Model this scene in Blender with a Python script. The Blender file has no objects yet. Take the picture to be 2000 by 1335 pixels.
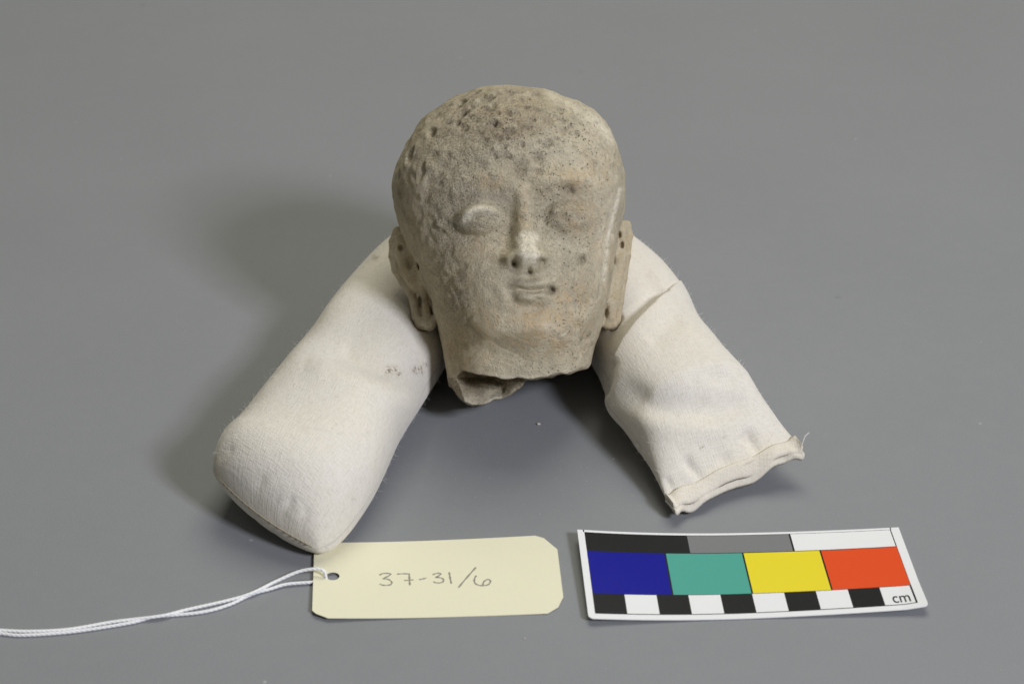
import bpy, math, random
import numpy as np

# ------------------------------------------------------------------ camera, light, exposure
CM = 0.01                                   # everything below is laid out in centimetres
F, PITCH, DIST = 4400.0, math.radians(30.0), 84.0
cP, sP = math.cos(PITCH), math.sin(PITCH)
CAM = np.array([0.0, -DIST * cP, DIST * sP])
FW = np.array([0.0, cP, -sP]); RT = np.array([1.0, 0.0, 0.0]); UP = np.array([0.0, sP, cP])
scene = bpy.context.scene
COL = scene.collection
cam = bpy.data.cameras.new('camera'); cam.sensor_width = 36.0; cam.lens = F / 2000 * 36.0
cam.clip_start = 0.05; cam.clip_end = 50.0
cam.dof.use_dof = True; cam.dof.focus_distance = 0.765; cam.dof.aperture_fstop = 18.0
camo = bpy.data.objects.new('camera', cam); COL.objects.link(camo)
camo.location = CAM * CM; camo.rotation_euler = (math.pi / 2 - PITCH, 0, 0)
scene.camera = camo
scene.view_settings.view_transform = 'Standard'; scene.view_settings.look = 'None'
scene.view_settings.exposure = 0.0; scene.view_settings.gamma = 1.0
scene.view_settings.use_curve_mapping = False
world = bpy.data.worlds.new('World'); scene.world = world; world.use_nodes = True
bg = world.node_tree.nodes['Background']
bg.inputs[0].default_value = (1.0, 0.98, 0.88, 1); bg.inputs[1].default_value = 0.11

def area(name, loc, target, size, power, color, shape='RECTANGLE', size_y=None):
    l = bpy.data.lights.new(name, 'AREA'); l.shape = shape; l.size = size * CM
    l.size_y = (size_y or size) * CM; l.energy = power; l.color = color
    o = bpy.data.objects.new(name, l); COL.objects.link(o)
    loc = np.array(loc, float); d = np.array(target, float) - loc
    from mathutils import Vector
    o.location = loc * CM; o.rotation_euler = Vector(d).to_track_quat('-Z', 'Y').to_euler()
    return o
# softbox on a stand to the right of the camera, and the room's ceiling panel
area('softbox_lamp', (103, -126, 112), (0, 0, 3), 32, 27.0, (0.955, 0.98, 1.10))
area('ceiling_lamp', (14, 78, 150), (0, 12, 0), 105, 16.8, (1.0, 0.978, 0.85))

# ------------------------------------------------------------------ helpers
rng = np.random.default_rng(7); random.seed(7)
def ray(px, py):
    return FW + RT * (px - 1000) / F - UP * (py - 667.5) / F
def ground(px, py, h=0.0):
    d = ray(px, py); return CAM + d * ((h - CAM[2]) / d[2])
def project(P):
    d = np.asarray(P) - CAM; z = d @ FW
    return 1000 + F * (d @ RT) / z, 667.5 - F * (d @ UP) / z
def sstep(a, b, x):
    t = np.clip((x - a) / (b - a), 0, 1); return t * t * (3 - 2 * t)
def smin(a, b, k):
    h = np.clip(.5 + .5 * (b - a) / k, 0, 1); return b * (1 - h) + a * h - k * h * (1 - h)
def smax(a, b, k): return -smin(-a, -b, k)

def mesh_obj(name, V, faces, mat=None, parent=None, smooth=True, origin=(0, 0, 0), normals=None, uvs=None, colors=None):
    """V in cm (world). faces: (n,k) int array or list of lists."""
    me = bpy.data.meshes.new(name)
    V = (np.asarray(V, float) - np.asarray(origin)) * CM
    if isinstance(faces, np.ndarray):
        n, k = faces.shape
        me.vertices.add(len(V)); me.vertices.foreach_set('co', V.astype(np.float32).ravel())
        me.loops.add(n * k); me.loops.foreach_set('vertex_index', faces.astype(np.int32).ravel())
        me.polygons.add(n); me.polygons.foreach_set('loop_start', np.arange(0, n * k, k, dtype=np.int32))
        me.update(calc_edges=True); me.validate()
    else:
        me.from_pydata(V.tolist(), [], [list(map(int, f)) for f in faces])
    if smooth: me.polygons.foreach_set('use_smooth', np.ones(len(me.polygons), bool))
    if uvs is not None:
        li = np.empty(len(me.loops), np.int32); me.loops.foreach_get('vertex_index', li)
        ul = me.uv_layers.new(name='UVMap'); ul.data.foreach_set('uv', np.asarray(uvs, np.float32)[li].ravel())
    if colors is not None:
        for an, arr in colors.items():
            at = me.color_attributes.new(an, 'FLOAT_COLOR', 'POINT'); at.data.foreach_set('color', arr.astype(np.float32).ravel())
    if normals is not None: me.normals_split_custom_set_from_vertices(normals.tolist())
    me.update()
    if mat: me.materials.append(mat)
    o = bpy.data.objects.new(name, me); COL.objects.link(o)
    if parent is not None: o.parent = parent
    else: o.location = np.asarray(origin) * CM
    return o
def empty(name, loc, label, cat):
    o = bpy.data.objects.new(name, None); COL.objects.link(o); o.location = np.asarray(loc) * CM
    o.empty_display_size = .02; o['label'] = label; o['category'] = cat; return o
def catmull(P, n):
    P = np.asarray(P, float); P = np.vstack([2 * P[0] - P[1], P, 2 * P[-1] - P[-2]])
    out = []; m = len(P) - 3
    for u in np.linspace(0, m, n):
        i = min(int(u), m - 1); t = u - i; a, b, c, d = P[i:i + 4]
        out.append(.5 * (2 * b + (c - a) * t + (2 * a - 5 * b + 4 * c - d) * t * t + (3 * b - a - 3 * c + d) * t ** 3))
    return np.array(out)
def resample(P, n):
    P = catmull(P, 1200); L = np.r_[0, np.cumsum(np.linalg.norm(np.diff(P[:, :3], axis=0), axis=1))]
    s = np.linspace(0, L[-1], n); return np.stack([np.interp(s, L, P[:, k]) for k in range(P.shape[1])], 1), s
def bspl(n, cell, m):
    """cubic b-spline weights (n samples, spaced 1/cell over coarse m)"""
    x = np.arange(n) / cell + 1; i = np.floor(x).astype(int); t = x - i; W = np.zeros((n, m), np.float32)
    for k, w in enumerate(((1 - t) ** 3 / 6, (3 * t ** 3 - 6 * t * t + 4) / 6, (-3 * t ** 3 + 3 * t * t + 3 * t + 1) / 6, t ** 3 / 6)):
        W[np.arange(n), np.clip(i + k - 1, 0, m - 1)] += w
    return W
def noise3(shape, cell):
    m = [int(s / cell) + 5 for s in shape]; g = rng.normal(size=m).astype(np.float32) * 1.6
    g = np.tensordot(bspl(shape[0], cell, m[0]), g, (1, 0))
    g = np.einsum('ajk,bj->abk', g, bspl(shape[1], cell, m[1]), optimize=True)
    return np.einsum('abk,ck->abc', g, bspl(shape[2], cell, m[2]), optimize=True)
def noise2(shape, cell):
    return noise3((shape[0], shape[1], 2), cell)[:, :, 0]
def stroke(px, py, pts):
    """distance in px to a polyline, and the parameter 0..1 along it"""
    pts = np.asarray(pts, float); best = np.full(px.shape, 1e9); par = np.zeros(px.shape)
    L = np.linalg.norm(np.diff(pts[:, :2], axis=0), axis=1); tot = L.sum(); acc = 0
    for a, b, l in zip(pts[:-1], pts[1:], L):
        t = np.clip(((px - a[0]) * (b[0] - a[0]) + (py - a[1]) * (b[1] - a[1])) / (l * l), 0, 1)
        d = np.hypot(px - a[0] - t * (b[0] - a[0]), py - a[1] - t * (b[1] - a[1]))
        m = d < best; best = np.where(m, d, best); par = np.where(m, (acc + t * l) / tot, par); acc += l
    return best, par

# ------------------------------------------------------------------ materials
class NT:
    def __init__(s, name):
        s.m = bpy.data.materials.new(name); s.m.use_nodes = True; s.t = s.m.node_tree; s.b = s.t.nodes['Principled BSDF']
    def n(s, typ, ins=None, **kw):
        nd = s.t.nodes.new(typ)
        for k, v in kw.items(): setattr(nd, k, v)
        for k, v in (ins or {}).items():
            if hasattr(v, 'bl_idname') or isinstance(v, bpy.types.NodeSocket): s.t.links.new(v, nd.inputs[k])
            else: nd.inputs[k].default_value = v
        return nd
    def set(s, **kw):
        for k, v in kw.items():
            k = k.replace('_', ' ')
            if isinstance(v, bpy.types.NodeSocket): s.t.links.new(v, s.b.inputs[k])
            else: s.b.inputs[k].default_value = v
    def coord(s, scale=100.0, out='Object'):
        tc = s.n('ShaderNodeTexCoord')
        return s.n('ShaderNodeVectorMath', {0: tc.outputs[out], 1: (scale,) * 3}, operation='MULTIPLY').outputs[0]
    def noise(s, vec, scale, detail=3, rough=.55, dist=0):
        return s.n('ShaderNodeTexNoise', {'Vector': vec, 'Scale': scale, 'Detail': detail, 'Roughness': rough, 'Distortion': dist}).outputs['Fac']
    def ramp(s, v, a, b, lo=0.0, hi=1.0):
        return s.n('ShaderNodeMapRange', {'Value': v, 'From Min': a, 'From Max': b, 'To Min': lo, 'To Max': hi}, clamp=True).outputs[0]
    def math(s, op, a, b=0.0, clamp=False):
        nd = s.n('ShaderNodeMath', {0: a, 1: b}, operation=op); nd.use_clamp = clamp; return nd.outputs[0]
    def mix(s, f, a, b, mode='MIX'):
        nd = s.n('ShaderNodeMix', data_type='RGBA', blend_type=mode)
        for idx, v in ((0, f), (6, a), (7, b)):
            if isinstance(v, bpy.types.NodeSocket): s.t.links.new(v, nd.inputs[idx])
            else: nd.inputs[idx].default_value = v if idx == 0 else (tuple(v) + (1,))[:4]
        return nd.outputs[2]
    def bump(s, h, strength, dist, nrm=None):
        nd = s.n('ShaderNodeBump', {'Height': h, 'Strength': strength, 'Distance': dist * CM})
        if nrm is not None: s.t.links.new(nrm, nd.inputs['Normal'])
        return nd.outputs[0]

def mat_floor():
    m = NT('grey_paper'); c = m.coord()
    n1 = m.noise(c, .12, 3); n2 = m.noise(c, 14, 2); n3 = m.noise(c, 1.3, 4)
    col = m.mix(m.ramp(n1, .3, .7), (.231, .237, .246), (.242, .248, .257))
    col = m.mix(m.ramp(n2, .3, .7, 0, .16), col, (.15, .155, .155))
    col = m.mix(m.ramp(n3, .45, .75, 0, .10), col, (.29, .293, .285))
    v = m.n('ShaderNodeTexVoronoi', {'Vector': c, 'Scale': .55}); d = v.outputs['Distance']
    sp = m.ramp(d, .010, .045, 1, 0); on = m.ramp(v.outputs['Color'], .62, .7)
    col = m.mix(m.math('MULTIPLY', sp, on), col, (.40, .40, .38))
    v2 = m.n('ShaderNodeTexVoronoi', {'Vector': c, 'Scale': .23}); sp2 = m.ramp(v2.outputs['Distance'], .010, .05, .55, 0)
    col = m.mix(m.math('MULTIPLY', sp2, m.ramp(v2.outputs['Color'], .5, .6)), col, (.12, .12, .12))
    m.set(Base_Color=col, Roughness=.62, Specular_IOR_Level=.35)
    m.set(Normal=m.bump(m.noise(c, 9, 4, .65), .35, .02)); return m.m

def mat_clay(name='fired_clay', bump=1.0):
    m = NT(name); c = m.coord()
    at = m.n('ShaderNodeVertexColor', layer_name='paint'); sp = m.n('ShaderNodeSeparateColor', {0: at.outputs[0]})
    W, T, D = sp.outputs[0], sp.outputs[1], sp.outputs[2]
    at2 = m.n('ShaderNodeVertexColor', layer_name='paint2'); s2 = m.n('ShaderNodeSeparateColor', {0: at2.outputs[0]})
    R, S, G = s2.outputs[0], s2.outputs[1], s2.outputs[2]          # grain, speckle, grey
    big = m.noise(c, .55, 4, .6); mid = m.noise(c, 2.2, 5, .62); fine = m.noise(c, 14, 4, .72); grit = m.noise(c, 26, 2, .6)
    col = m.mix(m.ramp(big, .35, .65), (.60, .53, .375), (.72, .62, .425))
    col = m.mix(m.ramp(mid, .42, .68, 0, .45), col, (.46, .415, .31))
    col = m.mix(m.math('MULTIPLY', G, m.ramp(mid, .25, .6, .35, 1)), col, (.56, .498, .37))
    tn = m.math('MULTIPLY', T, m.ramp(m.noise(c, 3.4, 5, .68), .36, .56), True)
    col = m.mix(tn, col, (.70, .525, .30))
    st = m.math('MULTIPLY', m.ramp(m.noise(c, 1.6, 5, .7), .55, .70), .55)
    col = m.mix(st, col, (.63, .51, .325))
    ch = m.ramp(m.noise(c, 1.1, 7, .72, .4), .48, .62, 0, .75); col = m.mix(ch, col, (.79, .70, .505))
    dr = m.ramp(m.noise(c, .85, 7, .75, .3), .47, .33, 0, .72); col = m.mix(dr, col, (.35, .305, .225))
    at3 = m.n('ShaderNodeVertexColor', layer_name='paint3'); B3 = m.n('ShaderNodeSeparateColor', {0: at3.outputs[0]}).outputs[0]
    bn = m.math('MULTIPLY', B3, m.ramp(m.noise(c, 2.6, 6, .72), .36, .60), True); col = m.mix(m.math('MULTIPLY', bn, .7), col, (.42, .32, .20))
    # granular crust
    gr = m.math('MULTIPLY', R, m.ramp(fine, .50, .62), True)
    col = m.mix(m.math('MULTIPLY', gr, .72), col, (.20, .172, .122))
    gl = m.math('MULTIPLY', m.math('MULTIPLY', R, .75), m.ramp(fine, .46, .34), True)
    col = m.mix(gl, col, (.72, .66, .51))
    col = m.mix(m.ramp(grit, .40, .70, 0, .26), col, (.28, .24, .17))
    wn = m.math('MULTIPLY', W, m.ramp(m.noise(c, 6.5, 6, .78), .35, .52), True)
    col = m.mix(wn, col, (.92, .84, .66))
    # small dark pores
    v = m.n('ShaderNodeTexVoronoi', {'Vector': m.n('ShaderNodeVectorMath', {0: c, 1: m.n('ShaderNodeTexNoise', {'Vector': c, 'Scale': 6.0}).outputs['Color']}, operation='ADD').outputs[0], 'Scale': 4.6})
    pore = m.math('MULTIPLY', m.ramp(v.outputs['Distance'], .10, .26, 1, 0), m.ramp(v.outputs['Color'], .50, .58))
    pore = m.math('MULTIPLY', pore, S, True)
    v3 = m.n('ShaderNodeTexVoronoi', {'Vector': c, 'Scale': 9.0})
    pore2 = m.math('MULTIPLY', m.ramp(v3.outputs['Distance'], .12, .28, 1, 0), m.ramp(v3.outputs['Color'], .70, .75))
    pore = m.math('MAXIMUM', pore, m.math('MULTIPLY', pore2, S, True))
    col = m.mix(m.math('MULTIPLY', pore, .92), col, (.10, .082, .06))
    dk = m.math('MULTIPLY', D, m.ramp(m.noise(c, 8, 5, .75), .40, .60, .15, 1), True)
    col = m.mix(m.math('MULTIPLY', dk, .8), col, (.125, .098, .070))
    m.set(Base_Color=col, Roughness=.93, Specular_IOR_Level=.18)
    h = m.math('ADD', m.math('MULTIPLY', fine, m.math('ADD', m.math('MULTIPLY', R, .75), .35)), m.math('MULTIPLY', grit, .25))
    h = m.math('SUBTRACT', h, m.math('MULTIPLY', pore, .55))
    h = m.math('ADD', h, m.math('MULTIPLY', mid, .6))
    m.set(Normal=m.bump(h, 1.0 * bump, .15)); return m.m

def mat_cloth(name='unbleached_cotton'):
    m = NT(name); c = m.coord()
    uv = m.n('ShaderNodeUVMap').outputs[0]
    def threads(a, b):
        v = m.n('ShaderNodeVectorMath', {0: uv, 1: (a, b, 1)}, operation='MULTIPLY').outputs[0]; return m.noise(v, 1.0, 2, .5)
    wv = m.math('ADD', threads(3.0, 22.0), threads(22.0, 3.0)); wv = m.math('MULTIPLY', wv, .5)
    big = m.noise(c, .45, 3); mid = m.noise(c, 2.5, 4, .65)
    col = m.mix(m.ramp(big, .35, .65), (.74, .70, .628), (.755, .708, .612))
    col = m.mix(m.ramp(mid, .45, .75, 0, .35), col, (.69, .64, .555))
    col = m.mix(m.ramp(wv, .36, .56, .30, 0), col, (.50, .44, .34))
    at = m.n('ShaderNodeVertexColor', layer_name='dirt_dark'); s = m.n('ShaderNodeSeparateColor', {0: at.outputs[0]})
    col = m.mix(m.math('MULTIPLY', s.outputs[0], m.ramp(m.noise(c, 9, 3, .7), .42, .6)), col, (.22, .17, .10))
    col = m.mix(m.math('MULTIPLY', s.outputs[1], .6), col, (.70, .60, .40))
    m.set(Base_Color=col, Roughness=.95, Specular_IOR_Level=.1, Sheen_Weight=.25, Sheen_Roughness=.5)
    h = m.math('ADD', m.math('MULTIPLY', wv, 2.2), m.math('MULTIPLY', m.noise(c, 18, 3, .7), .8))
    m.set(Normal=m.bump(m.math('ADD', h, m.math('MULTIPLY', mid, 1.2)), .6, .03)); return m.m

def mat_flat(name, color, rough=.5, var=.06, bump=.1, spec=.4, grain=20):
    m = NT(name); c = m.coord(); n = m.noise(c, grain, 3, .6); n2 = m.noise(c, .8, 3)
    col = m.mix(m.ramp(n, .3, .75, 0, var * 2), color, tuple(x * .75 for x in color))
    col = m.mix(m.ramp(n2, .4, .7, 0, var), col, tuple(min(1, x * 1.15 + .01) for x in color))
    m.set(Base_Color=col, Roughness=rough, Specular_IOR_Level=spec)
    if bump: m.set(Normal=m.bump(n, bump, .01))
    return m.m

# ------------------------------------------------------------------ the surface
floor_m = mat_floor()
gx = np.linspace(-220, 220, 12); gy = np.linspace(-140, 300, 12)
V = np.array([[x, y, 0] for y in gy for x in gx]); q = [[j * 12 + i, j * 12 + i + 1, (j + 1) * 12 + i + 1, (j + 1) * 12 + i] for j in range(11) for i in range(11)]
fl = mesh_obj('table_surface', V, np.array(q), floor_m); fl['kind'] = 'structure'

# ------------------------------------------------------------------ the clay head
D0 = 79.17; Y0 = (667.5 - 480) / F * D0
ORI = CAM + D0 * FW + Y0 * UP                  # centre of the head; local x right, y along the head, z out of the face
def hp(px, py, Z):                             # a landmark of the face at relief depth Z, in head coordinates
    k = (D0 - Z) / F; return np.array([(px - 1000) * k, (667.5 - py) * k - Y0, Z])
VX = 0.045
lo = np.array([-4.75, -6.1, -5.0]); hi = np.array([4.75, 6.1, 5.6])
nx, ny, nz = ((hi - lo) / VX).astype(int)
xs = (lo[0] + VX * np.arange(nx)).astype(np.float32); ys = (lo[1] + VX * np.arange(ny)).astype(np.float32); zs = (lo[2] + VX * np.arange(nz)).astype(np.float32)
SIL = [(960,167),(1000,171),(1040,175),(1072,181),(1100,192),(1135,203),(1165,222),(1190,252),(1205,290),(1217,330),(1221,370),(1221,405),(1208,450),(1197,500),
       (1190,560),(1181,610),(1171,650),(1162,675),(1154,705),(1150,740),(1143,780),(1110,850),(1060,890),(1000,902),(945,895),(900,865),(882,800),(876,750),(869,710),(862,670),
       (853,630),(836,570),(815,520),(797,480),(784,450),(775,420),(770,390),(768,350),(775,320),(790,285),(808,258),(830,232),(860,211),(895,190),(925,175)]
cx, cy = hp(1000, 470, -.2)[:2]
sp = np.array([hp(a, b, -.2)[:2] for a, b in SIL]) - (cx, cy)
th = np.arctan2(sp[:, 1], sp[:, 0]); rr = np.hypot(sp[:, 0], sp[:, 1]); o = np.argsort(th); th, rr = th[o], rr[o]
tt = np.linspace(-np.pi, np.pi, 721); RR = np.interp(tt, th, rr, period=2 * np.pi)
ker = np.exp(-.5 * (np.arange(-8, 9) / 3.0) ** 2); ker /= ker.sum()
RR[:-1] = np.convolve(np.r_[RR[-9:-1], RR[:-1], RR[:8]], ker, 'valid')[:720]; RR[-1] = RR[0]
X2, Y2 = np.meshgrid(xs, ys, indexing='ij')
rad = np.hypot(X2 - cx, Y2 - cy); R2 = np.interp(np.arctan2(Y2 - cy, X2 - cx), tt, RR)
rb = sstep(.2, 2.2, rad); RHO = (rad / (R2 * rb + 5.0 * (1 - rb))).astype(np.float32)
# pixel-like landmark coordinates of every column, at face depth
k2 = (D0 - 3.6) / F; PX = X2 / k2 + 1000; PY = 667.5 - (Y2 + Y0) / k2
def G(x, y, sx, sy, a=0):
    ca, sa = math.cos(a), math.sin(a); u = (PX - x) * ca + (PY - y) * sa; v = -(PX - x) * sa + (PY - y) * ca
    return np.exp(-.5 * ((u / sx) ** 2 + (v / sy) ** 2))
def ST(pts, sig, taper=True):
    d, t = stroke(PX, PY, pts); e = np.exp(-.5 * (d / sig) ** 2)
    return e * (np.clip(np.sin(np.pi * np.clip(t, .04, .96)) * 1.6, 0, 1) if taper else 1)
H = np.zeros_like(PX)
# brow, sockets, eyes
H += .13 * ST([(1008, 378), (975, 352), (930, 345), (888, 365), (868, 398)], 15) + .17 * ST([(1042, 376), (1075, 350), (1120, 345), (1160, 368)], 14)
H -= .08 * G(905, 420, 40, 30) + .24 * G(1122, 420, 50, 34)
H -= .18 * G(990, 418, 18, 26) + .12 * G(1066, 416, 18, 26)
def ball(x, y, rx, ry, h, a=0):
    ca, sa = math.cos(a), math.sin(a); u = (PX - x) * ca + (PY - y) * sa; v = -(PX - x) * sa + (PY - y) * ca
    return h * np.sqrt(np.clip(1 - (u / rx) ** 2 - (v / ry) ** 2, 0, 1)) ** 2.0
eyeL = ball(936, 430, 52, 31, .48, -.10) ** 1.0; eyeR = ball(1110, 424, 52, 34, .33, .06) + .07 * G(1128, 410, 15, 13) + .14 * G(1116, 352, 26, 11)
H += eyeL + eyeR
lidL = [(896, 434), (905, 420), (922, 408), (944, 404), (964, 409), (984, 424)]
H += .24 * ST(lidL, 6.5) - .12 * ST([(905, 438), (925, 426), (948, 422), (975, 430)], 5)
H -= .08 * ST([(892, 446), (902, 457), (918, 463), (940, 461)], 5)
H += .10 * ST([(1072, 428), (1085, 408), (1110, 398), (1136, 404), (1150, 424)], 6) - .08 * ST([(1078, 425), (1105, 430), (1140, 428)], 5) - .07 * ST([(1072, 438), (1100, 456), (1135, 450), (1150, 436)], 7)
# nose
ycl = np.array([360, 380, 400, 430, 460, 490, 506, 518, 530, 542]); hh = np.array([.0, .09, .20, .38, .60, .82, .85, .62, .22, 0.0]); ww = np.array([18, 21, 25, 31, 38, 45, 48, 46, 41, 36])
xc = np.interp(PY, [360, 400, 520], [1020, 1022, 1031]); w = np.interp(PY, ycl, ww)
pr = 1 - sstep(.12, 1.0, np.abs(PX - xc) / w)
H += np.interp(PY, ycl, hh) * pr
H += .40 * G(990, 506, 12, 11) + .40 * G(1064, 504, 11, 11) + .16 * G(1031, 496, 19, 16)
H -= .42 * G(1005, 514, 4.6, 5.2) + .40 * G(1057, 511, 5, 4.4) + .32 * G(1033, 531, 4.2, 5.5)
H -= .07 * G(1035, 462, 10, 5) + .05 * G(1023, 480, 5, 8)
H -= .06 * ST([(978, 485), (976, 508), (984, 522)], 6) + .06 * ST([(1077, 485), (1079, 508), (1070, 520)], 6)
# mouth and chin
H += .24 * G(1038, 565, 58, 42) + .12 * G(925, 525, 52, 55) + .12 * G(1140, 520, 48, 60)
H += .24 * G(1019, 556, 15, 6.0) + .28 * G(1054, 554, 14, 6.5) - .06 * G(1037, 546, 6, 5) + .06 * ST([(1000, 552), (1018, 547), (1036, 551), (1052, 545), (1074, 554)], 4)
mouth = [(996, 563), (1012, 564), (1028, 568), (1042, 570), (1056, 566), (1074, 561)]
H -= .17 * ST(mouth, 3.2) 
H += .34 * G(1037, 580, 25, 8.0) - .10 * ST([(1022, 577), (1040, 580), (1056, 586)], 2.6)
H -= .17 * ST([(998, 570), (1004, 588), (1018, 599), (1045, 603), (1068, 595)], 9)
H -= .16 * G(997, 572, 8, 9) + .10 * G(1084, 570, 9, 9) + .40 * G(1076, 566, 5, 4) + .26 * G(1137, 507, 5.2, 5.2)
jaw = np.interp(PX, [840, 900, 960, 1035, 1100, 1150, 1190], [600, 640, 664, 672, 662, 640, 600]); H -= .46 * sstep(-26, 34, PY - jaw) * sstep(760, 700, PY * 0 + 690)
H += .34 * G(1036, 634, 50, 24) + .10 * G(1036, 640, 80, 34) + .10 * G(930, 590, 40, 45) + .10 * G(1130, 590, 34, 45)
H -= .02 * ST([(962, 664), (990, 680), (1012, 688)], 2.5) + .03 * ST([(985, 700), (1010, 716)], 3)
# pores and chips of the face
for (x, y, s, d) in [(992,308,6,.10),(972,308,5,.08),(1052,308,8,.09),(1064,284,5,.10),(1146,308,6,.07),(1016,331,12,.07),(1053,336,6,.08),(1111,366,6,.14),(1117,376,4,.12),
                     (1064,430,4,.07),(1075,445,4,.07),(1119,447,7,.07),(1098,420,4,.06),(1122,600,3,.07),(1130,590,3,.06),(1140,625,3,.07),(1127,640,3,.06),(1014,265,4,.06),(1035,256,9,.08)]:
    H -= d * G(x, y, s, s * .8)
for _ in range(90):
    x, y = rng.uniform(1085, 1165), rng.uniform(580, 705)
    H -= rng.uniform(.03, .08) * G(x, y, rng.uniform(1.8, 3.0), rng.uniform(2, 4))
for _ in range(120):
    x, y = rng.uniform(900, 1180), rng.uniform(230, 470)
    H -= rng.uniform(.02, .06) * G(x, y, rng.uniform(1.8, 4), rng.uniform(1.8, 3))
H *= 1 - sstep(.86, 1.0, RHO)
# inflated body
PYm = 667.5 - (ys + Y0) / (D0 / F)
hzb = np.interp(PYm, [150, 480, 560, 650, 720, 800], [4.5, 4.5, 4.2, 3.4, 2.6, 2.0]).astype(np.float32)
hzf = np.interp(PYm, [150, 250, 400, 560, 650, 720, 820], [4.15, 4.1, 3.95, 3.95, 3.75, 3.65, 3.5]).astype(np.float32)
Zg = zs[None, None, :]; zz = Zg - np.float32(1) * H.astype(np.float32)[:, :, None] * sstep(.0, 1.6, zs)[None, None, :].astype(np.float32)
w3 = np.where(zz > 0, zz / hzf[None, :, None], -zz / hzb[None, :, None])
SD = ((RHO[:, :, None] ** 2.25 + w3 ** 2.25) ** np.float32(1 / 2.25) - 1) * np.float32(4.0)
del w3, zz
gm = np.clip(.25 + 1.0 * G(885, 340, 55, 85) + .9 * G(865, 450, 28, 110) + .7 * G(895, 590, 30, 60) + .6 * G(960, 260, 70, 50) + 1.6 * G(1110, 415, 42, 32) - .8 * G(936, 428, 34, 22), 0, 1.5).astype(np.float32)[:, :, None]
SD += .045 * noise3((nx, ny, nz), 22) + .018 * noise3((nx, ny, nz), 8) + (.010 + .018 * gm) * noise3((nx, ny, nz), 3.2)
def box(c, r):
    c, r = np.asarray(c), np.asarray(r); a = np.clip(((c - r - lo) / VX).astype(int), 0, None); b = np.minimum(((c + r - lo) / VX).astype(int) + 2, (nx, ny, nz))
    sl = tuple(slice(i, j) for i, j in zip(a, b)); return sl, np.meshgrid(xs[sl[0]], ys[sl[1]], zs[sl[2]], indexing='ij')
pits = []
def zfront(px, py, default=0.0):
    """front depth of the body under a landmark"""
    p = hp(px, py, 2.0); i = int((p[0] - lo[0]) / VX); j = int((p[1] - lo[1]) / VX); col = SD[np.clip(i, 0, nx - 1), np.clip(j, 0, ny - 1)]
    ins = np.where(col < 0)[0]; return zs[ins[-1]] if len(ins) else default
def pit(px, py, rx, ry, ang, depth, dirt_dark=1.0, z=None):
    zf = zfront(px, py) if z is None else z
    p = hp(px, py, zf); zf = zfront(1000 + (p[0]) * F / (D0 - 2), 667.5 - (p[1] + Y0) * F / (D0 - 2)) if z is None else z
    p[2] = zf
    sl, (x, y, zc) = box(p, [1.0] * 3)
    n = np.array([p[0] / 16, (p[1] - cy) / 18, p[2] / 15]); n /= np.linalg.norm(n)
    a = np.array([math.cos(ang), math.sin(ang), 0]); a -= n * (a @ n); a /= np.linalg.norm(a); b = np.cross(n, a)
    dx, dy, dz = x - p[0], y - p[1], zc - p[2]
    u = (dx * a[0] + dy * a[1] + dz * a[2]) / rx; v = (dx * b[0] + dy * b[1] + dz * b[2]) / ry; w_ = (dx * n[0] + dy * n[1] + dz * n[2]) / .5
    g = np.exp(-(u * u + v * v) - w_ * w_)
    depth *= .7 if px < 850 else 1
    SD[sl] += depth * g; SD[sl] -= depth * .22 * np.exp(-(np.sqrt(u * u + v * v) - 1.55) ** 2 / .12 - w_ * w_)
    pits.append((p, max(rx, ry), dirt_dark))
for a in [(844,261,.15,.13,0,.16),(798,278,.20,.12,1.1,.17),(801,304,.24,.13,1.2,.20),(845,228,.22,.12,.7,.14),(823,336,.25,.12,1.2,.12,.3),(899,204,.22,.13,.5,.12,.6),(902,225,.24,.15,.5,.12,.7),
          (949,193,.26,.15,.2,.14,.8),(956,213,.22,.13,.2,.11,.8),(1000,178,.30,.12,0,.15),(1049,184,.24,.11,-.2,.12,.7),(1002,221,.22,.14,.2,.11,.7),(960,246,.26,.13,.1,.13,.8),(993,258,.26,.14,.3,.13,.9),(976,271,.22,.10,.1,.10,.8),
          (1023,250,.24,.13,.2,.10,.7),(1066,237,.20,.17,0,.12,.5),(1093,211,.18,.12,-.3,.13,.9),(1099,255,.12,.12,0,.12,.9),(906,254,.16,.13,.2,.08,.6),(930,235,.20,.12,.3,.08,.5),(872,240,.2,.13,.7,.08,.5),
          (1175,238,.16,.12,-.9,.12,.8),(1141,208,.22,.11,-.5,.12,.8),(1160,262,.18,.12,-.8,.09,.6),(1205,311,.16,.10,1.4,.10,.7),(1201,326,.12,.1,1.4,.08,.6),(1188,350,.12,.1,1.4,.08,.5),(780,345,.2,.1,1.5,.10,.6),(782,378,.2,.1,1.5,.10,.5),(790,410,.2,.1,1.5,.08,.4),
          (1125,232,.16,.11,-.4,.09,.7),(1186,285,.15,.1,-1,.1,.6),(870,205,.2,.11,.6,.1,.6),(925,183,.22,.11,.4,.1,.6)]:
    pit(*a)
for _ in range(85):
    px_, py_ = rng.normal(1010, 80), rng.normal(232, 38)
    if 880 < px_ < 1185 and 178 < py_ < 310: pit(px_, py_, rng.uniform(.06, .14), rng.uniform(.05, .09), rng.uniform(-.5, .9), rng.uniform(.05, .11), rng.uniform(.35, .9))
def groove(pts, r, amt):
    for px_, py_ in catmull(np.array(pts, float), 26):
        p = hp(px_, py_, zfront(px_, py_)); sl, (x, y, zc) = box(p, [r * 3] * 3)
        SD[sl] += amt * np.exp(-((x - p[0]) ** 2 + (y - p[1]) ** 2 + (zc - p[2]) ** 2) / r ** 2)
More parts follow.
